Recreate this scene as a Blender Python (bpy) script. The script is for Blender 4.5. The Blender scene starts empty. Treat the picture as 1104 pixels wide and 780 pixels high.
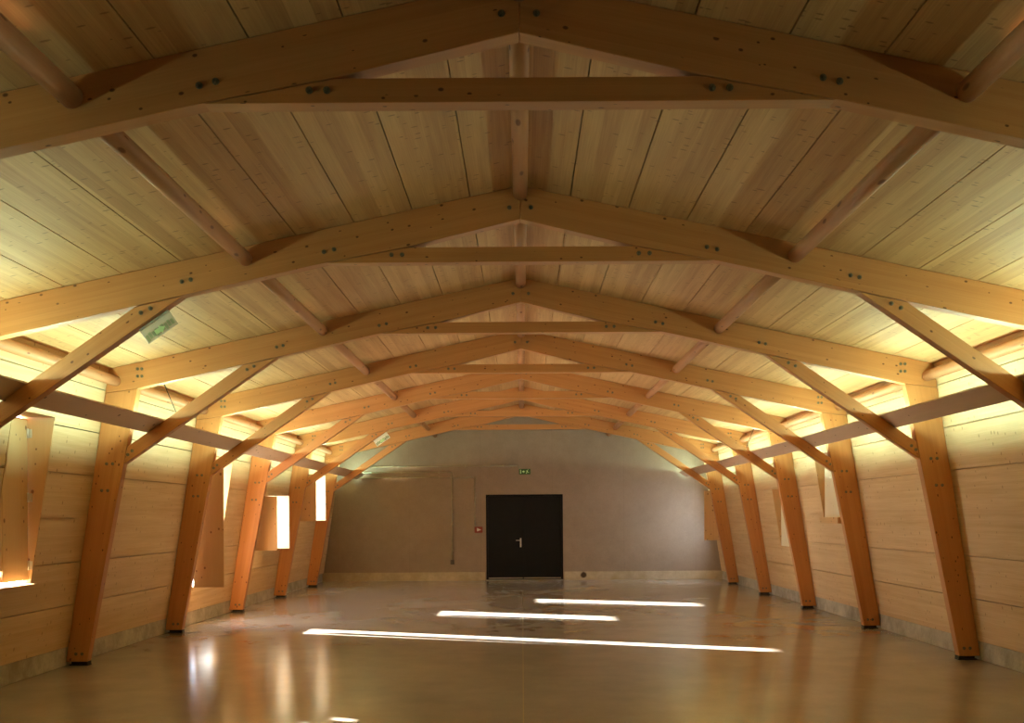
import bpy, bmesh, math, random
from mathutils import Vector, Matrix

random.seed(7)
S = bpy.context.scene
COL = S.collection
PI = math.pi

# ------------------------------------------------------------------ dimensions (metres)
BAY = 3.2
NEAR = 1.59 * BAY                      # front face of the nearest frame
FY = [NEAR + BAY * k for k in range(7)]
FT = 0.115                             # thickness of the frame timbers
Y0, Y1 = -4.0, 26.3                    # room from behind the camera to the end wall
APEX, SL = 4.468, 0.2145               # underside of the roof boards
def roof(x): return APEX - SL * abs(x)
def wall_in(z): return 5.316 - 0.154 * z
ORD = ['nearest', 'second', 'third', 'fourth', 'fifth', 'sixth', 'seventh']

# ------------------------------------------------------------------ materials
class NT:
    def __init__(self, name):
        self.m = bpy.data.materials.new(name); self.m.use_nodes = True
        self.t = self.m.node_tree; self.t.nodes.clear()
        self.out = self.n('ShaderNodeOutputMaterial')
        self.b = self.n('ShaderNodeBsdfPrincipled')
        self.l(self.b.outputs[0], self.out.inputs[0])
    def n(self, typ, **kw):
        nd = self.t.nodes.new(typ)
        for k, v in kw.items(): setattr(nd, k, v)
        return nd
    def l(self, a, b): self.t.links.new(a, b)
    def _in(self, sock, v):
        if hasattr(v, 'is_linked') or isinstance(v, bpy.types.NodeSocket): self.l(v, sock)
        else: sock.default_value = v
    def math(self, op, a, b=0.0, clamp=False):
        nd = self.n('ShaderNodeMath', operation=op, use_clamp=clamp)
        self._in(nd.inputs[0], a); self._in(nd.inputs[1], b)
        return nd.outputs[0]
    def comb(self, x, y, z=0.0):
        nd = self.n('ShaderNodeCombineXYZ')
        for i, v in enumerate((x, y, z)): self._in(nd.inputs[i], v)
        return nd.outputs[0]
    def noise(self, vec, scale=1.0, detail=3.0, rough=0.55):
        nd = self.n('ShaderNodeTexNoise'); self.l(vec, nd.inputs['Vector'])
        nd.inputs['Scale'].default_value = scale; nd.inputs['Detail'].default_value = detail
        nd.inputs['Roughness'].default_value = rough
        return nd.outputs[0]
    def mix(self, f, a, b, mode='MIX'):
        nd = self.n('ShaderNodeMix', data_type='RGBA', blend_type=mode)
        self._in(nd.inputs[0], f)
        for i, v in ((6, a), (7, b)):
            if isinstance(v, tuple): nd.inputs[i].default_value = (*v[:3], 1)
            else: self.l(v, nd.inputs[i])
        return nd.outputs[2]
    def ramp(self, f, a, b):
        nd = self.n('ShaderNodeMapRange', interpolation_type='SMOOTHSTEP')
        self._in(nd.inputs[0], f); nd.inputs[1].default_value = a; nd.inputs[2].default_value = b
        return nd.outputs[0]

def srgb(r, g, b):
    f = lambda c: (c/255/12.92) if c/255 <= .04045 else ((c/255+.055)/1.055)**2.4
    return (f(r), f(g), f(b))

def wood(name, light, dark, knot, board=0.12, tint=0.25, ku=6.0, kv=9.0, kr=0.11, keep=0.75, rough=0.5, grain=0.5, spec=0.3, kmix=0.85, voff=0.0):
    """u runs along the grain, v across it, both in metres (UV map)"""
    N = NT(name)
    uv = N.n('ShaderNodeUVMap'); sp = N.n('ShaderNodeSeparateXYZ'); N.l(uv.outputs[0], sp.inputs[0])
    u, v = sp.outputs[0], sp.outputs[1]
    oi = N.n('ShaderNodeObjectInfo')
    seed = N.math('MULTIPLY', oi.outputs['Random'], 37.0)
    u2 = N.math('ADD', u, seed); 
    bi = N.math('FLOOR', N.math('DIVIDE', N.math('SUBTRACT', v, voff), board))
    wn = N.n('ShaderNodeTexWhiteNoise', noise_dimensions='2D'); N.l(N.comb(bi, seed), wn.inputs['Vector'])
    shift = N.math('ADD', u2, N.math('MULTIPLY', wn.outputs[0], 23.0))
    fine = N.noise(N.comb(N.math('MULTIPLY', shift, 2.0), N.math('MULTIPLY', v, 110.0)), 1.0, 4.0)
    wide = N.noise(N.comb(N.math('MULTIPLY', shift, 0.55), N.math('MULTIPLY', v, 16.0)), 1.0, 3.0)
    blot = N.noise(N.comb(N.math('MULTIPLY', shift, 0.9), N.math('MULTIPLY', v, 2.5)), 1.0, 2.0)
    f = N.math('ADD', N.math('MULTIPLY', N.math('SUBTRACT', fine, 0.5), grain*1.2), N.math('MULTIPLY', N.math('SUBTRACT', wide, 0.5), grain*1.6))
    f = N.math('ADD', f, N.math('MULTIPLY', N.math('SUBTRACT', blot, 0.5), grain*0.7))
    f = N.math('ADD', f, N.math('MULTIPLY', N.math('SUBTRACT', wn.outputs[0], 0.5), tint*2.2))
    f = N.math('ADD', f, 0.42, clamp=True)
    c = N.mix(f, light, dark)
    vo = N.n('ShaderNodeTexVoronoi', voronoi_dimensions='2D', feature='F1'); vo.inputs['Scale'].default_value = 1.0
    N.l(N.comb(N.math('MULTIPLY', shift, ku), N.math('MULTIPLY', v, kv)), vo.inputs['Vector'])
    sc = N.n('ShaderNodeSeparateColor'); N.l(vo.outputs['Color'], sc.inputs[0])
    on = N.math('GREATER_THAN', sc.outputs[0], keep)
    rad = N.math('MULTIPLY', N.math('ADD', sc.outputs[1], 0.55), kr)
    k = N.math('SUBTRACT', 1.0, N.ramp(N.math('DIVIDE', vo.outputs['Distance'], rad), 0.55, 1.15))
    k = N.math('MULTIPLY', k, on)
    c = N.mix(N.math('MULTIPLY', k, kmix), c, knot)
    N.l(c, N.b.inputs['Base Color'])
    N.b.inputs['Roughness'].default_value = rough
    N.b.inputs['Specular IOR Level'].default_value = spec
    bp = N.n('ShaderNodeBump'); bp.inputs['Strength'].default_value = 0.12; bp.inputs['Distance'].default_value = 0.002
    N.l(fine, bp.inputs['Height']); N.l(bp.outputs[0], N.b.inputs['Normal'])
    return N.m

def plain(name, col, rough=0.5, metal=0.0, var=0.08, scale=6.0, spec=0.5):
    N = NT(name)
    tc = N.n('ShaderNodeTexCoord')
    nz = N.noise(tc.outputs['Object'], scale, 4.0)
    f = N.ramp(nz, 0.3, 0.7)
    N.l(N.mix(f, tuple(c*(1-var) for c in col), tuple(min(1, c*(1+var)) for c in col)), N.b.inputs['Base Color'])
    N.b.inputs['Roughness'].default_value = rough; N.b.inputs['Metallic'].default_value = metal
    N.b.inputs['Specular IOR Level'].default_value = spec
    return N.m

M = {}
M['frame'] = wood('glulam_orange', srgb(211, 150, 90), srgb(174, 105, 55), srgb(76, 38, 18), board=0.045, tint=0.08, ku=7.0, kv=11.0, kr=0.085, keep=0.80, rough=0.42, grain=0.35)
M['pole'] = wood('round_pole', srgb(200, 144, 98), srgb(166, 104, 66), srgb(110, 56, 26), board=5.0, tint=0.0, ku=3.0, kv=9.0, kr=0.13, keep=0.7, grain=0.4)
M['ceiling'] = wood('roof_board', srgb(220, 174, 118), srgb(176, 123, 74), srgb(130, 84, 46), board=0.1215, tint=0.20, ku=24.0, kv=8.0, kr=0.17, keep=0.84, rough=0.55, grain=0.62, kmix=.65)
M['wall'] = wood('wall_board', srgb(228, 196, 148), srgb(200, 158, 108), srgb(150, 100, 58), board=0.2475, voff=.22, tint=0.12, ku=14.0, kv=9.0, kr=0.14, keep=0.86, rough=0.55, grain=0.8, kmix=.6)
M['shutter'] = wood('shutter_board', srgb(224, 184, 130), srgb(198, 152, 98), srgb(124, 74, 40), board=0.2, tint=0.06, ku=7.0, kv=9.0, kr=0.12, keep=0.8, grain=0.3)
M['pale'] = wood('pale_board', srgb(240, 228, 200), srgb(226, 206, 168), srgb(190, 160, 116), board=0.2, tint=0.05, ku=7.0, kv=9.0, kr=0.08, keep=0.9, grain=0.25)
M['shelf'] = wood('shelf_board', srgb(222, 190, 158), srgb(200, 162, 126), srgb(92, 56, 36), board=0.3, tint=0.05, ku=5.0, kv=7.0, kr=0.09, keep=0.8, grain=0.3)
M['bolt'] = plain('bolt_zinc', srgb(122, 112, 88), 0.45, 0.5, 0.3, 60)
M['shoe'] = plain('steel_shoe', srgb(46, 40, 34), 0.6, 0.4)
M['hinge'] = plain('hinge_zinc', srgb(214, 210, 196), 0.35, 0.5)
M['pipe'] = plain('conduit_grey', srgb(176, 162, 132), 0.4, 0.4)
M['door'] = plain('door_dark', srgb(20, 19, 17), 0.5, 0.0, 0.1, spec=0.2)
M['steel'] = plain('brushed_steel', srgb(214, 206, 188), 0.3, 0.85)
M['box'] = plain('switch_grey', srgb(210, 200, 186), 0.5)
M['red'] = plain('switch_red', srgb(150, 62, 40), 0.5)
M['darkbox'] = plain('box_dark', srgb(84, 70, 56), 0.5)
M['signwhite'] = plain('sign_white', srgb(236, 232, 216), 0.4)
M['cable'] = plain('cable_dark', srgb(60, 54, 44), 0.5, 0.5)

def concrete(name, a, b, rough, stain=None, rvar=0.0, spec=0.5, panel=None):
    N = NT(name)
    tc = N.n('ShaderNodeTexCoord'); o = tc.outputs['Object']
    n1 = N.noise(o, 0.55, 5.0, 0.6); n2 = N.noise(o, 5.0, 6.0, 0.65); n3 = N.noise(o, 45.0, 3.0)
    f = N.math('ADD', N.math('MULTIPLY', n1, 0.6), N.math('MULTIPLY', n2, 0.4))
    c = N.mix(N.ramp(f, 0.33, 0.68), a, b)
    c = N.mix(N.math('MULTIPLY', N.ramp(n3, 0.35, 0.75), 0.18), c, tuple(x*0.6 for x in a))
    sp = N.n('ShaderNodeSeparateXYZ'); N.l(o, sp.inputs[0])
    if stain:
        sx, sz, r = stain
        d = N.math('SQRT', N.math('ADD', N.math('POWER', N.math('SUBTRACT', sp.outputs[0], sx), 2.0), N.math('POWER', N.math('SUBTRACT', sp.outputs[2], sz), 2.0)))
        d = N.math('ADD', d, N.math('MULTIPLY', N.math('SUBTRACT', n2, 0.5), 0.08))
        c = N.mix(N.math('SUBTRACT', 1.0, N.ramp(d, r*0.6, r*1.1)), c, srgb(70, 46, 24))
    if panel:
        q = N.math('PINGPONG', N.math('ADD', sp.outputs[0], 60.0), panel)
        c = N.mix(N.math('MULTIPLY', N.math('SUBTRACT', 1.0, N.ramp(q, 0.0, 0.012)), 0.25), c, tuple(x*0.6 for x in a))
    N.l(c, N.b.inputs['Base Color'])
    if rvar:
        N.l(N.math('ADD', rough, N.math('MULTIPLY', N.math('SUBTRACT', n2, 0.5), rvar)), N.b.inputs['Roughness'])
    else: N.b.inputs['Roughness'].default_value = rough
    N.b.inputs['Specular IOR Level'].default_value = spec
    bp = N.n('ShaderNodeBump'); bp.inputs['Strength'].default_value = 0.1; bp.inputs['Distance'].default_value = 0.004
    N.l(n2, bp.inputs['Height']); N.l(bp.outputs[0], N.b.inputs['Normal'])
    return N.m
M['plinth'] = concrete('plinth_concrete', srgb(150, 138, 114), srgb(216, 206, 186), 0.8, panel=1.6)
M['plinth_end'] = concrete('plinth_end_concrete', srgb(176, 156, 122), srgb(210, 192, 160), 0.8, stain=(1.62, 0.13, 0.09))
M['endwall'] = concrete('end_wall_grey', srgb(154, 134, 114), srgb(168, 148, 127), 0.75, panel=0.95, spec=0.25)

def floor_mat():
    N = NT('polished_concrete')
    tc = N.n('ShaderNodeTexCoord'); o = tc.outputs['Object']
    sp = N.n('ShaderNodeSeparateXYZ'); N.l(o, sp.inputs[0])
    n1 = N.noise(o, 0.35, 6.0, 0.62); n2 = N.noise(o, 2.2, 6.0, 0.65); n3 = N.noise(o, 40.0, 4.0)
    sw = N.noise(N.comb(N.math('MULTIPLY', sp.outputs[0], 0.8), N.math('MULTIPLY', sp.outputs[1], 0.5), 3.0), 1.0, 5.0)
    f = N.math('ADD', N.math('MULTIPLY', n1, 0.45), N.math('ADD', N.math('MULTIPLY', n2, 0.25), N.math('MULTIPLY', sw, 0.3)))
    c = N.mix(N.ramp(f, 0.25, 0.75), srgb(152, 142, 131), srgb(178, 168, 155))
    c = N.mix(N.math('MULTIPLY', N.ramp(n3, 0.4, 0.75), 0.06), c, srgb(96, 80, 58))
    jd = N.math('ABSOLUTE', N.math('ADD', sp.outputs[0], N.math('MULTIPLY', N.math('SUBTRACT', n3, 0.5), 0.004)))
    j = N.math('SUBTRACT', 1.0, N.ramp(jd, 0.003, 0.007))
    c = N.mix(N.math('MULTIPLY', j, 0.7), c, srgb(196, 176, 138))
    N.l(c, N.b.inputs['Base Color'])
    r = N.math('ADD', 0.13, N.math('MULTIPLY', N.ramp(f, 0.3, 0.7), 0.09))
    N.l(r, N.b.inputs['Roughness'])
    N.b.inputs['Specular IOR Level'].default_value = 0.55
    bp = N.n('ShaderNodeBump'); bp.inputs['Strength'].default_value = 0.02; bp.inputs['Distance'].default_value = 0.004
    N.l(n2, bp.inputs['Height']); N.l(bp.outputs[0], N.b.inputs['Normal'])
    return N.m
M['floor'] = floor_mat()

def emit(name, col, strength):
    N = NT(name)
    N.b.inputs['Base Color'].default_value = (*(c*.6 for c in col), 1)
    N.b.inputs['Emission Color'].default_value = (*col, 1)
    N.b.inputs['Emission Strength'].default_value = strength
    return N.m
LED = (0.62, 1.0, 0.80); LED_W = 118.0
M['led'] = emit('strip_light', LED, LED_W)
M['exitgreen'] = emit('exit_green', srgb(66, 112, 46), 0.07)
M['exitwhite'] = emit('exit_white', srgb(206, 236, 158), 0.34)

def acrylic():
    N = NT('sign_acrylic')
    N.b.inputs['Base Color'].default_value = (*srgb(222, 214, 190), 1)
    N.b.inputs['Roughness'].default_value = 0.25
    N.b.inputs['Alpha'].default_value = 0.55
    return N.m
M['acrylic'] = acrylic()
def diffuser():  # translucent material for the added light-spreading pane
    N = NT('added_diffuser')
    t = N.n('ShaderNodeBsdfTranslucent'); t.inputs[0].default_value = (.8, .8, .78, 1)
    g = N.n('ShaderNodeBsdfDiffuse'); g.inputs[0].default_value = (.7, .7, .68, 1)
    m = N.n('ShaderNodeMixShader'); m.inputs[0].default_value = .5
    N.l(t.outputs[0], m.inputs[1]); N.l(g.outputs[0], m.inputs[2]); N.l(m.outputs[0], N.out.inputs[0])
    return N.m
M['diffuser'] = diffuser()
M['signgreen'] = plain('sign_green', srgb(132, 146, 108), 0.5)
M['signlight'] = plain('sign_light_green', srgb(190, 226, 160), 0.5)

# ------------------------------------------------------------------ mesh helpers
class MB:
    """collects shapes into ONE mesh; every face gets UVs in metres along (axis) and across the grain"""
    def __init__(self): self.bm = bmesh.new(); self.uv = self.bm.loops.layers.uv.new('UVMap')
    def _uv(self, faces, axis):
        a = Vector(axis).normalized()
        for f in faces:
            n = f.normal
            for lp in f.loops:
                p = lp.vert.co
                if abs(n.dot(a)) > 0.8:
                    q = Vector((p.z, p.x + p.y, 0)) * 0.3; lp[self.uv].uv = (q.x, q.y); continue
                c = n.cross(a); c.normalize()
                # a sign-stable across vector
                k = max(range(3), key=lambda i: abs(c[i]))
                if c[k] < 0: c = -c
                lp[self.uv].uv = (p.dot(a), p.dot(c))
    def prism(self, poly, y0, y1, axis=(0, 1, 0), bevel=0.0):
        """polygon in the x-z plane pushed from y0 to y1"""
        bm = self.bm
        a = [bm.verts.new((x, y0, z)) for x, z in poly]; b = [bm.verts.new((x, y1, z)) for x, z in poly]
        fs = [bm.faces.new(a), bm.faces.new(list(reversed(b)))]
        n = len(a)
        for i in range(n): fs.append(bm.faces.new((a[i], b[i], b[(i+1) % n], a[(i+1) % n])))
        bmesh.ops.recalc_face_normals(bm, faces=fs)
        if bevel:
            es = list({e for f in fs for e in f.edges})
            r = bmesh.ops.bevel(bm, geom=es, offset=bevel, segments=1, affect='EDGES', profile=0.5)
            fs = list({f for v in (set(r['verts']) | {v for f in fs if f.is_valid for v in f.verts}) for f in v.link_faces})
            bmesh.ops.recalc_face_normals(bm, faces=fs)
        bm.normal_update()
        self._uv(fs, axis)
        return fs
    def box(self, x0, x1, y0, y1, z0, z1, axis=(0, 1, 0), bevel=0.0):
        return self.prism([(x0, z0), (x1, z0), (x1, z1), (x0, z1)], y0, y1, axis, bevel)
    def hexa(self, pts, axis):
        vs = [self.bm.verts.new(p) for p in pts]
        idx = [(0,1,2,3),(7,6,5,4),(0,4,5,1),(1,5,6,2),(2,6,7,3),(3,7,4,0)]
        fs = [self.bm.faces.new([vs[i] for i in q]) for q in idx]
        bmesh.ops.recalc_face_normals(self.bm, faces=fs); self.bm.normal_update(); self._uv(fs, axis)
    def tube(self, p0, p1, r, seg=12, r1=None, smooth=True):
        p0, p1 = Vector(p0), Vector(p1); d = (p1-p0).normalized(); r1 = r if r1 is None else r1
        t = Vector((0,0,1)) if abs(d.z) < .9 else Vector((1,0,0))
        e1 = d.cross(t).normalized(); e2 = d.cross(e1)
        L = (p1-p0).length; rings = []
        for p, rr in ((p0, r), (p1, r1)):
            rings.append([self.bm.verts.new(p + (e1*math.cos(2*PI*i/seg) + e2*math.sin(2*PI*i/seg))*rr) for i in range(seg)])
        fs = []
        for i in range(seg):
            j = (i+1) % seg
            f = self.bm.faces.new((rings[0][i], rings[0][j], rings[1][j], rings[1][i])); f.smooth = smooth; fs.append(f)
            for lp, (uu, vv) in zip(f.loops, ((0, i), (0, i+1), (L, i+1), (L, i))): lp[self.uv].uv = (uu, vv*2*PI*r/seg)
        for ring, s in ((rings[0], 0), (rings[1], 1)):
            f = self.bm.faces.new(ring if s else list(reversed(ring))); fs.append(f)
            for lp in f.loops: lp[self.uv].uv = (lp.vert.co.x*.3, lp.vert.co.z*.3)
        bmesh.ops.recalc_face_normals(self.bm, faces=fs)
    def build(self, name, mat, parent=None, loc=(0,0,0)):
        me = bpy.data.meshes.new(name); self.bm.to_mesh(me); self.bm.free()
        me.materials.append(M[mat] if isinstance(mat, str) else mat)
        o = bpy.data.objects.new(name, me); COL.objects.link(o); o.location = loc
        if parent: o.parent = parent
        return o

def tag(o, label=None, cat=None, group=None, kind=None):
    if label: o['label'] = label
    if cat: o['category'] = cat
    if group: o['group'] = group
    if kind: o['kind'] = kind
    return o
def empty(name, loc=(0,0,0)):
    o = bpy.data.objects.new(name, None); COL.objects.link(o); o.location = loc; o.empty_display_size = .2
    return o
def copy_tree(o, parent=None):
    c = o.copy(); COL.objects.link(c)
    if parent: c.parent = parent
    for ch in list(o.children): copy_tree(ch, c)
    return c

# ------------------------------------------------------------------ windows (sizes first: the walls need the openings)
# side, y0, y1, z0, z1, plane of the shutters
WIN = [
    (-1, 9.55, 10.37, 1.03, 2.77, 5.20),
    (-1, 15.32, 16.80, 0.62, 2.64, 5.26),
    (-1, 18.42, 19.40, 1.15, 2.11, 5.20),
    (-1, 21.50, 22.55, 1.68, 2.665, 5.12),
    ( 1, 15.65, 16.60, 1.58, 2.70, 5.10),
    ( 1, 18.75, 19.70, 1.08, 2.20, 5.18),
    ( 1, 24.70, 25.75, 1.06, 2.35, 5.20),
]
LIN = 0.025                             # lining thickness

# ------------------------------------------------------------------ room shell
mb = MB(); mb.box(-5.6, 5.6, Y0-.2, Y1+.2, -0.12, 0.0)
tag(mb.build('floor', 'floor'), kind='structure')

mb = MB()
edges = [0.0, 0.42]
while edges[-1] < 5.0: edges.append(edges[-1] + 0.486)
G = 0.0045
for s in (-1, 1):
    for k in range(len(edges)-1):
        a = edges[k] + (G if k else 0); b = min(edges[k+1], 5.2) - G
        mb.prism([(s*a, roof(a)+.002), (s*b, roof(b)+.002), (s*b, roof(b)+.05), (s*a, roof(a)+.05)], Y0-.2, Y1+.2)
    mb.prism([(0, APEX+.05), (s*5.2, roof(5.2)+.05), (s*5.2, roof(5.2)+.15), (0, APEX+.15)], Y0-.2, Y1+.2)
tag(mb.build('ceiling', 'ceiling'), kind='structure')

def side_wall(s):
    mb = MB()
    wins = [w for w in WIN if w[0] == s]
    zs = [0.22 + .495*k for k in range(7)] + [3.62]
    yb = sorted({Y0, Y1} | {v for w in wins for v in (w[1]-LIN, w[2]+LIN)})
    for layer in (0, 1):
        zcuts = sorted(set(zs) | {v for w in wins for v in (w[3]-LIN, w[4]+LIN)})
        for z0, z1 in zip(zcuts, zcuts[1:]):
            for y0, y1 in zip(yb, yb[1:]):
                ym, zm = (y0+y1)/2, (z0+z1)/2
                if any(w[1]-LIN < ym < w[2]+LIN and w[3]-LIN < zm < w[4]+LIN for w in wins): continue
                a = z0 + (.006 if layer == 0 and any(abs(z0-q) < 1e-6 for q in zs[1:]) else 0)
                b = z1 - (.005 if layer == 0 and any(abs(z1-q) < 1e-6 for q in zs[1:]) else 0)
                i, o_ = (.0, .045) if layer == 0 else (.045, .09)
                mb.hexa([(s*(wall_in(a)+i), y0, a), (s*(wall_in(b)+i), y0, b), (s*(wall_in(b)+o_), y0, b), (s*(wall_in(a)+o_), y0, a),
                         (s*(wall_in(a)+i), y1, a), (s*(wall_in(b)+i), y1, b), (s*(wall_in(b)+o_), y1, b), (s*(wall_in(a)+o_), y1, a)], (0, 1, 0))
    return mb.build('wall_left' if s < 0 else 'wall_right', 'wall')
for s in (-1, 1):
    tag(side_wall(s), kind='structure')
    mb = MB(); x0 = 5.30
    for y0, y1 in zip([Y0]+FY, FY+[Y1]):
        mb.box(s*x0, s*5.5, y0+.004, y1-.004, 0.0, 0.217, bevel=.006)
    mb.box(s*(x0+.02), s*5.55, Y0, Y1, 0.0, 0.219)
    tag(mb.build('baseboard_left' if s < 0 else 'baseboard_right', 'plinth'), kind='structure')

# end wall with the door opening
DX0, DX1, DZ = -0.96, 1.08, 2.28
mb = MB()
mb.prism([(-5.5, 0), (DX0, 0), (DX0, DZ), (DX1, DZ), (DX1, 0), (5.5, 0), (4.95, 3.5), (0, 4.6), (-4.95, 3.5)], Y1, Y1+.2, (1, 0, 0))
tag(mb.build('wall_back', 'endwall'), kind='structure')
mb = MB()
mb.box(-5.3, DX0-.03, Y1-.03, Y1+.02, 0, .225, (1, 0, 0), .004); mb.box(DX1+.03, 5.3, Y1-.03, Y1+.02, 0, .225, (1, 0, 0), .004)
tag(mb.build('baseboard_back', 'plinth_end'), kind='structure')
mb = MB(); mb.prism([(-5.5, 0), (5.5, 0), (4.95, 3.5), (0, 4.6), (-4.95, 3.5)], Y0-.2, Y0, (1, 0, 0))
tag(mb.build('wall_front', 'endwall'), kind='structure')

# double door
d = tag(empty('door_1', (0, Y1, 0)), 'dark double door in the grey end wall', None, None, 'structure')
mb = MB()
for a, b in ((DX0, DX0+.045), (DX1-.045, DX1)): mb.box(a, b, -.01, .12, 0, DZ, (0, 0, 1), .003)
mb.box(DX0, DX1, -.01, .12, DZ-.045, DZ, (1, 0, 0), .003)
mb.build('door_frame', 'door', d)
DM = 0.02
for a, b, h in ((DX0+.05, DM-.004, True), (DM+.004, DX1-.05, False)):
    mb = MB(); mb.box(a, b, .025, .075, .035, DZ-.05, (0, 0, 1), .004); lf = mb.build('door_leaf', 'door', d)
    mb = MB(); mb.box(a+.01, b-.01, .005, .026, .045, .075, (1, 0, 0), .002); mb.build('bottom_rail', 'steel', lf)
    if h:
        mb = MB(); mb.box(DM-.085, DM-.045, .012, .026, .88, 1.12, (0, 0, 1), .004)
        mb.tube((DM-.065, .015, 1.06), (DM-.065, -.045, 1.06), .010); mb.tube((DM-.058, -.042, 1.06), (DM-.19, -.042, 1.062), .010)
        hd = mb.build('door_handle', 'steel', lf); hd['label'] = 'steel lever handle on long plate'
    else:
        mb = MB(); mb.box(DM+.0, DM+.055, .008, .027, .04, DZ-.06, (0, 0, 1), .004); mb.build('meeting_strip', 'door', lf)
mb = MB(); mb.box(DX0, DX1, -.03, .1, .0, .018, (1, 0, 0), .004); mb.build('threshold', 'steel', d)
mb = MB(); mb.box(DX0, DX1, .09, .19, 0, DZ, (0, 0, 1)); mb.build('added_leak_block', 'door', d)  # added unseen slab, stops daylight leaking through the door gaps

# ------------------------------------------------------------------ window boxes and shutters
def leaf_open(p, s, y, xi, xo, z0, z1, mat, name='shutter'):
    mb = MB(); mb.box(s*xi, s*xo, y, y+.028, z0, z1, (0, 0, 1), .003)
    lf = mb.build(name, mat, p)
    mb = MB()
    for z in (z0+.18, (z0+z1)/2, z1-.18): mb.tube((s*(xo+.008), y+.014, z-.05), (s*(xo+.008), y+.014, z+.05), .010, 8)
    mb.build('hinge', 'hinge', lf); return lf
def leaf_closed(p, s, y0, y1, z0, z1, X, mat, hinge_y=None):
    mb = MB(); mb.box(s*(X-.03), s*X, y0, y1, z0, z1, (0, 0, 1), .003)
    lf = mb.build('shutter', mat, p)
    if hinge_y is not None:
        for z in (z0+.15, (z0+z1)/2+.02, z1-.15):
            mb = MB(); mb.tube((s*(X-.036), hinge_y, z-.05), (s*(X-.036), hinge_y, z+.05), .011, 8)
            mb.box(s*(X-.075), s*(X-.035), hinge_y+.002, hinge_y+.012, z-.045, z+.045)
            mb.build('hinge', 'hinge', lf)
    return lf
for i, (s, y0, y1, z0, z1, X) in enumerate(WIN):
    w = tag(empty('window_%d' % (i+1)), None, None, None, 'structure')
    mb = MB(); e = .004
    za, zb = z0-LIN+.001, z1+LIN-.001
    for a, b in ((y0-LIN+.001, y0), (y1, y1+LIN-.001)):
        mb.prism([(s*(wall_in(za)-e), za), (s*(wall_in(zb)-e), zb), (s*(X+.03), zb), (s*(X+.03), za)], a, b, (0, 0, 1))
    mb.prism([(s*(wall_in(z1)-e), z1), (s*(wall_in(zb)-e), zb), (s*(X+.03), zb), (s*(X+.03), z1)], y0, y1, (0, 1, 0))
    mb.build('window_frame', 'shutter', w)
    mb = MB(); dep = .09 if i in (0, 4) else .02
    hs = .07 if i == 4 else 0
    mb.prism([(s*(wall_in(za)-dep), za), (s*(wall_in(z0)-dep), z0+hs), (s*(X+.03), z0+hs), (s*(X+.03), za)], y0, y1, (0, 1, 0))
    mb.build('window_sill', 'shutter', w)
    if i == 0:
        # closed shutter of two boards; added strip and rail shape a small sun spot
        leaf_closed(w, s, y0+.004, 9.735, 1.068, z1-.02, X, 'shutter')
        leaf_closed(w, s, 9.85, y1-.006, 1.068, z1-.02, X, 'shutter', y1-.016)
        mb = MB(); mb.box(s*(X-.028), s*X, 9.734, 9.851, 1.185, z1-.02, (0, 0, 1)); mb.build('spot_strip', 'shutter', w)
        mb = MB(); mb.box(s*(X+.001), s*(X+.03), y0, y1, z0, 1.034, (0, 1, 0)); mb.box(s*(X+.001), s*(X+.03), 9.73, 9.855, 1.034, 1.135, (0, 1, 0)); mb.build('bottom_rail', 'shutter', w)  # added rail, blocks the sun around the small gap
    if i == 1:
        leaf_open(w, s, y0+.03, 4.63, 5.10, z0+.01, z1-.03, 'shutter')
        mb = MB(); mb.box(s*(X+.005), s*(X+.02), 15.99, y1, z0, z1, (0, 0, 1)); mb.build('added_diffuser_pane', 'diffuser', w)  # added translucent sheet, spreads sunlight onto the post behind; not real glazing
        mb = MB(); mb.box(s*(X-.01), s*(X+.03), 15.95, 15.99, z0, z1, (0, 0, 1)); mb.build('mullion', 'shutter', w)
    if i == 2:
        leaf_open(w, s, y0+.03, 4.57, 5.08, z0-.06, z1-.01, 'shutter')
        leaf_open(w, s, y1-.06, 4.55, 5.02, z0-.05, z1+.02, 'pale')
    if i == 3:
        leaf_open(w, s, y0+.03, 4.48, 5.02, z0-.06, z1-.02, 'shutter')
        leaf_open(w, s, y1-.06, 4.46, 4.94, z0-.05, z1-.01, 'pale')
    if i in (4, 5):
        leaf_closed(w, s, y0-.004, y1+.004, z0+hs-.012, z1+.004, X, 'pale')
    if i == 6:
        leaf_open(w, s, y0+.05, 4.55, 5.00, z0+.01, z1-.04, 'shutter')

# ------------------------------------------------------------------ portal frames
def bolt_mesh():
    mb = MB()
    mb.tube((0, .003, 0), (0, -.003, 0), .019, 14, smooth=False)
    mb.tube((0, -.003, 0), (0, -.014, 0), .012, 6, smooth=False)
    mb.tube((0, -.014, 0), (0, -.022, 0), .007, 8)
    return mb
BOLT0 = None
def bolt(parent, x, z):
    global BOLT0
    if BOLT0 is None: BOLT0 = o = bolt_mesh().build('bolt', 'bolt', parent)
    else:
        o = BOLT0.copy(); COL.objects.link(o); o.parent = parent
    o.location = (x, 0, z); o.rotation_euler = (0, random.random(), 0)

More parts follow.
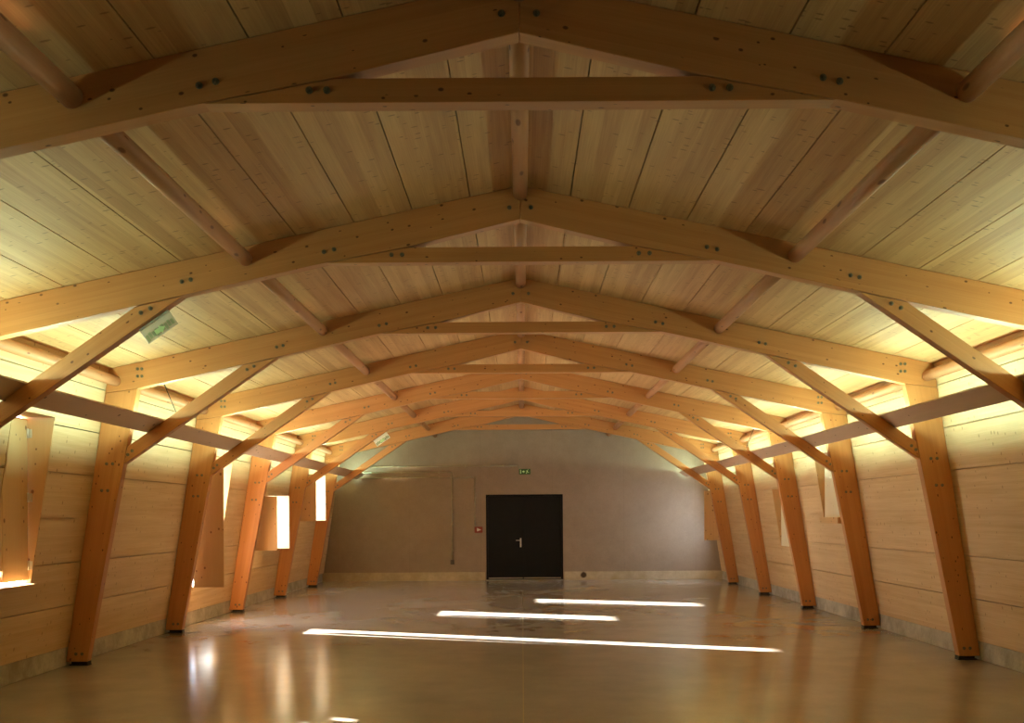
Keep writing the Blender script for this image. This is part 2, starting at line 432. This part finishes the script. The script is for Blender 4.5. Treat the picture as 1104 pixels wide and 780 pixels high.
def make_frame():
    root = empty('portal_frame')
    def lin(p0, p1): return (p1[0]-p0[0], 0, p1[1]-p0[1])
    B = .004
    for s in (-1, 1):
        m = lambda pts: [(s*x, z) for x, z in pts]
        rx = 4.785
        raf = m([(0.0, APEX), (rx, roof(rx)), (4.825, 3.165), (4.45, 3.213), (1.63, 3.835), (0.95, 3.962), (0.0, 4.188)])
        if s > 0: raf = [(x+.0015 if x == 0 else x, z) for x, z in raf]
        else: raf = [(x-.0015 if x == 0 else x, z) for x, z in raf]
        mb = MB(); mb.prism(raf, 0, FT, (s, 0, -SL), B); r = mb.build('rafter', 'frame', root)
        for bx, bz in ((1.56, 3.945), (1.645, 3.925), (2.76, 3.700), (2.835, 3.683), (.09, 4.285), (4.40, 3.44), (4.45, 3.44), (4.40, 3.355), (4.45, 3.355)):
            bolt(r, s*bx, bz)
        mb = MB(); mb.prism(m([(5.06, .045), (5.31-.154*.045, .045), (4.823, 3.161), (4.452, 3.209)]), 0, FT, (s*-.175, 0, 1), B)
        p = mb.build('post', 'frame', root)
        for bx in (5.115, 5.185): bolt(p, s*bx, .135)
        for bz in (2.03, 2.34):
            for dx in (.13, .2): bolt(p, s*(5.06-.19*bz+dx), bz)
        mb = MB(); mb.box(s*5.05, s*5.27, .01, FT-.01, 0, .012); mb.box(s*5.07, s*5.26, .05, .065, .012, .045); mb.box(s*5.056, s*5.11, .005, FT-.005, .0, .046)
        mb.build('base_shoe', 'shoe', root)
        A, Bq = (2.835, 3.563), (4.618, 2.335); D, C = (3.235, 3.474), (4.580, 2.535)
        mb = MB(); mb.prism(m([A, D, C, Bq]), .006, FT-.006, (s*.82, 0, -.57), B); b = mb.build('brace', 'frame', root)
        for bx, bz in ((3.10, 3.462), (3.18, 3.425), (4.52, 2.49), (4.57, 2.445)): bolt(b, s*bx, bz); 
    mb = MB(); mb.prism([(-1.625, 3.832), (1.625, 3.832), (.945, 3.958), (-.945, 3.958)], .002, FT-.002, (1, 0, 0), .003)
    t = mb.build('tie_beam', 'frame', root)
    for s in (-1, 1):
        for bx in (.99, 1.08): bolt(t, s*bx, 3.897)
    return root
FLAB = ['nearest glulam timber frame, dark, with only its rafters and tie beam in view',
        'second glulam timber frame, left brace carrying the clear green exit sign',
        'third glulam timber frame, its widest leaning posts standing nearest on the floor',
        'fourth glulam timber frame, left post just before the tall open shutter',
        'fifth glulam timber frame, pale left post before the small bright window',
        'sixth glulam timber frame, second in front of the grey end wall',
        'seventh glulam timber frame, farthest, closest to the grey end wall']
f0 = make_frame()
for k, y in enumerate(FY):
    o = f0 if k == 0 else copy_tree(f0)
    o.location = (0, y, 0)
    tag(o, FLAB[k], 'timber frame', 'glulam portal frames along the hall')

# ------------------------------------------------------------------ round poles between the frames
def bays(first):
    ends = [(Y0+.0, FY[0])] + [(FY[k]+FT, FY[k+1]) for k in range(6)] + [(FY[6]+FT, Y1)]
    return [(k, a, b) for k, (a, b) in enumerate(ends) if k >= first]
def between(k):
    if k == 0: return 'reaching the nearest timber frame from the front'
    if k == 7: return 'between the seventh timber frame and grey end wall'
    return 'between the %s and %s timber frames' % (ORD[k-1], ORD[k])
def pole(name, x, z, r, k, a, b, label, cat, group):
    mb = MB(); mb.tube((0, 0, 0), (0, b-a-.004, 0), r*random.uniform(.97, 1.03), 20)
    o = mb.build(name, 'pole', None, (x, a+.002, z)); tag(o, label, cat, group)
for k, a, b in bays(0):
    pole('ridge_pole', 0, APEX-.062-.062*.02, .060, k, a, b, 'round ridge pole ' + between(k), 'pole', 'round poles along the ridge')
    for s in (-1, 1):
        side = 'left' if s < 0 else 'right'
        pole('purlin_pole', s*2.30, roof(2.30)-.106, .060, k, a, b, 'round pole under the %s roof slope %s' % (side, between(k)), 'pole', 'round poles under the %s slope' % side)
for k, a, b in bays(2):
    for s in (-1, 1):
        side = 'left' if s < 0 else 'right'
        pole('eave_log', s*4.706, 3.30, .060, k, a, b, 'pale lit log under the %s eave %s' % (side, between(k)), 'log', 'logs under the %s eave' % side)

# ------------------------------------------------------------------ light shelves on the braces
t_, n_ = Vector((.820, -.572)), Vector((.572, .820))
for s in (-1, 1):
    side = 'left' if s < 0 else 'right'
    root = tag(empty('light_shelf', (0, 0, 0)), 'long sloping board resting on the %s braces, hiding strip lights' % side, 'light shelf', 'light shelves along both walls')
    P = Vector((4.148, 2.838)) + n_*.003
    q = [P, P+t_*.245, P+t_*.245+n_*.024, P+n_*.024]
    mb = MB(); ys = [Y0+.05] + [FY[k]+FT/2 for k in range(0, 7, 1)] + [Y1-.10]
    for a, b in zip(ys, ys[1:]):
        mb.prism([(s*v.x, v.y) for v in q], a+.0015, b-.0015, (0, 1, 0), .002)
    mb.build('board', 'shelf', root)
    c = P + t_*.125 + n_*.092
    mb = MB(); mb.tube((s*c.x, 3.0, c.y), (s*c.x, ys[-1]-.02, c.y), .012, 8)
    mb.build('strip_light', 'led', root)
    mb = MB()
    hq = [P+t_*.09+n_*.024, P+t_*.190+n_*.024, P+t_*.190+n_*.097, P+t_*.185+n_*.097, P+t_*.185+n_*.032, P+t_*.09+n_*.032]
    mb.prism([(s*v.x, v.y) for v in hq], 3.0, ys[-1]-.02); mb.build('added_cutoff_rail', 'signwhite', root)  # added flange out of view, cuts off the strip's glow low on the wall

# thin suspension cables of the shelves
for s, y, lab in ((-1, FY[2]+.45, 'thin dark wire beside the left post of the third frame'), (1, FY[4]+.45, 'thin dark wire beside the right post of the fifth frame')):
    mb = MB(); mb.tube((s*4.39, y, roof(4.39)), (s*4.142, y+.1, 2.86), .005, 6)
    tag(mb.build('suspension_wire', 'cable'), lab, 'wire', 'shelf wires')

# ------------------------------------------------------------------ exit signs
def pictogram(mb_w, w, h, y):
    """running figure, arrow and doorway, in the plane y"""
    u = h/10
    def q(pts): mb_w.prism([(x*u, z*u) for x, z in pts], y-.002, y)
    q([(-8, -3.4), (-6.5, -3.4), (-6.5, 3.4), (-8, 3.4)])
    q([(-4.2, .9), (-2.2, .9), (-2.2, 2.4), (.2, 0), (-2.2, -2.4), (-2.2, -.9), (-4.2, -.9)])
    q([(2.0, -3.5), (3.0, -3.5), (4.4, -.6), (5.6, -1.8), (7.4, -1.8), (7.4, -.9), (6.0, -.9), (5.0, .6), (5.4, 2.0), (4.2, 2.2), (2.2, 1.4), (2.2, .4), (3.7, .9), (3.4, -.4)])
    q([(5.2, 2.5), (6.4, 2.5), (6.4, 3.7), (5.2, 3.7)])
sg = tag(empty('exit_sign', (.075, Y1, 2.885)), 'small green lit exit sign on the grey wall above the double door', 'exit sign')
mb = MB(); mb.box(-.15, .15, -.05, -.001, -.07, .07, (1, 0, 0), .006); mb.build('housing', 'exitgreen', sg)
mb = MB(); pictogram(mb, .3, .15, -.051); mb.build('pictogram', 'exitwhite', sg)

def brace_sign(y, cx, size, label, plate_mat, alpha):
    # hangs under a left brace, edge along the brace's underside
    ang = math.atan2(1.228, 1.783)
    zz = 3.563 - (cx-2.835)*.6887
    o = tag(empty('exit_sign', (-cx, y, zz)), label, 'exit sign')
    o.rotation_euler = (0, -ang, 0)
    L, H = size
    mb = MB(); mb.box(-L/2, L/2, -.004, .004, -H, -.008, (1, 0, 0), .002); mb.build('plate', plate_mat, o)
    mb = MB(); mb.box(-L/2, L/2, -.018, .018, -.016, -.001, (1, 0, 0), .003); mb.build('rail', 'signwhite', o)
    band = H*.46; c = -H*.70
    mb = MB()
    for i in range(9):
        a = -L*.46 + i*L*.104
        mb.box(a, a+L*.078, -.0065, -.0045, c-band*(.34 if i % 3 else .5), c+band*(.5 if i % 2 else .36))
    mb.build('letter_band', 'signgreen', o)
    mb = MB(); mb.prism([(-.05*L/.3, c+.02), (.0, c+.02), (0, c+.035), (.05*L/.3, c), (0, c-.035), (0, c-.02), (-.05*L/.3, c-.02)], -.009, -.0068)
    mb.build('arrow', 'signlight', o)
    return o
brace_sign(FY[1]+.075, 3.10, (.30, .145), 'clear exit sign plate hanging under the second frame\'s left brace', 'acrylic', .5)
brace_sign(FY[5]+.07, 3.03, (.34, .15), 'small white sign plate under the far left brace before the end wall', 'signwhite', 1)

# ------------------------------------------------------------------ conduits on the end wall
def conduit(name_lab, pts, clips, out=.03):
    root = tag(empty('conduit', (0, Y1-out, 0)), name_lab, 'conduit', 'conduits on the end wall')
    mb = MB()
    for (x0, z0), (x1, z1) in zip(pts, pts[1:]):
        mb.tube((x0, 0, z0), (x1, 0, z1), .018, 10)
    mb.build('pipe', 'pipe', root)
    mb = MB()
    for x, z, v in clips:
        if v: mb.box(x-.028, x+.028, -.022, out-.001, z-.012, z+.012)
        else: mb.box(x-.012, x+.012, -.022, out-.001, z-.03, z+.03)
    mb.build('clip', 'pipe', root)
    return root
conduit('topmost horizontal conduit running to the wall exit sign', [(-4.3, 3.04), (-.1, 3.04), (-.1, 2.95)], [(-3.4, 3.04, 0), (-2.8, 3.04, 0), (-1.5, 3.04, 0), (-.5, 3.04, 0)])
conduit('middle conduit turning down low to a dark wall box', [(-4.3, 2.88), (-1.86, 2.88), (-1.86, .56)], [(-3.2, 2.88, 0), (-2.2, 2.88, 0), (-1.86, 2.2, 1), (-1.86, 1.5, 1), (-1.86, .8, 1)], .068)
conduit('lowest conduit turning down to the red switch box by the door', [(-4.3, 2.75), (-1.25, 2.75), (-1.25, 1.43)], [(-3.2, 2.75, 0), (-2.2, 2.75, 0), (-1.25, 2.2, 1), (-1.25, 1.7, 1)])
bx = tag(empty('switch_box', (-1.14, Y1, 1.35)), 'small red and white switch box left of the double door', 'switch')
mb = MB(); mb.box(-.125, .085, -.06, -.001, -.08, .08, (1, 0, 0), .008); mb.build('box_body', 'red', bx)
mb = MB(); mb.prism([(-.06, -.045), (.05, .0), (-.06, .05)], -.072, -.058); mb.build('rocker', 'box', bx)
bx = tag(empty('socket_box', (-1.86, Y1, .50)), 'small dark socket box low on the grey wall', 'socket')
mb = MB(); mb.box(-.05, .05, -.055, -.001, -.065, .06, (0, 0, 1), .008); mb.build('box_body', 'darkbox', bx)
mb = MB(); mb.tube((0, -.054, -.005), (0, -.066, -.005), .03, 14); mb.build('outlet', 'darkbox', bx)

# ------------------------------------------------------------------ daylight
W = bpy.data.worlds.new('World'); S.world = W; W.use_nodes = True
bg = W.node_tree.nodes['Background']; bg.inputs[0].default_value = (.64, .80, 1.0, 1); bg.inputs[1].default_value = 13.0
sl = bpy.data.lights.new('sun', 'SUN'); sl.energy = 140.0; sl.angle = math.radians(.55); sl.color = (1, .96, .88)
so = bpy.data.objects.new('sun', sl); COL.objects.link(so)
dv = Vector((1/1.077, -.4/1.077, -.292)).normalized()
so.rotation_euler = dv.to_track_quat('-Z', 'Y').to_euler(); so.location = (-30, 30, 15)

# ------------------------------------------------------------------ camera
cd = bpy.data.cameras.new('camera'); cam = bpy.data.objects.new('camera', cd); COL.objects.link(cam)
cd.sensor_fit = 'HORIZONTAL'; cd.sensor_width = 36.0
cd.lens = 1068.0/1104.0*36.0
cd.shift_x = -11/1104.0; cd.shift_y = 167/1104.0
cam.location = (0, 0, 1.7); cam.rotation_euler = (PI/2, .0065, 0)
cd.clip_start = .05; cd.clip_end = 200
S.camera = cam

vs = S.view_settings
vs.view_transform = 'Standard'; vs.look = 'None'; vs.gamma = 1.0; vs.use_curve_mapping = False
vs.exposure = 0.0
S.cycles.max_bounces = 10; S.cycles.diffuse_bounces = 6; S.cycles.glossy_bounces = 4
S.cycles.sample_clamp_indirect = 8.0
S.cycles.use_denoising = True
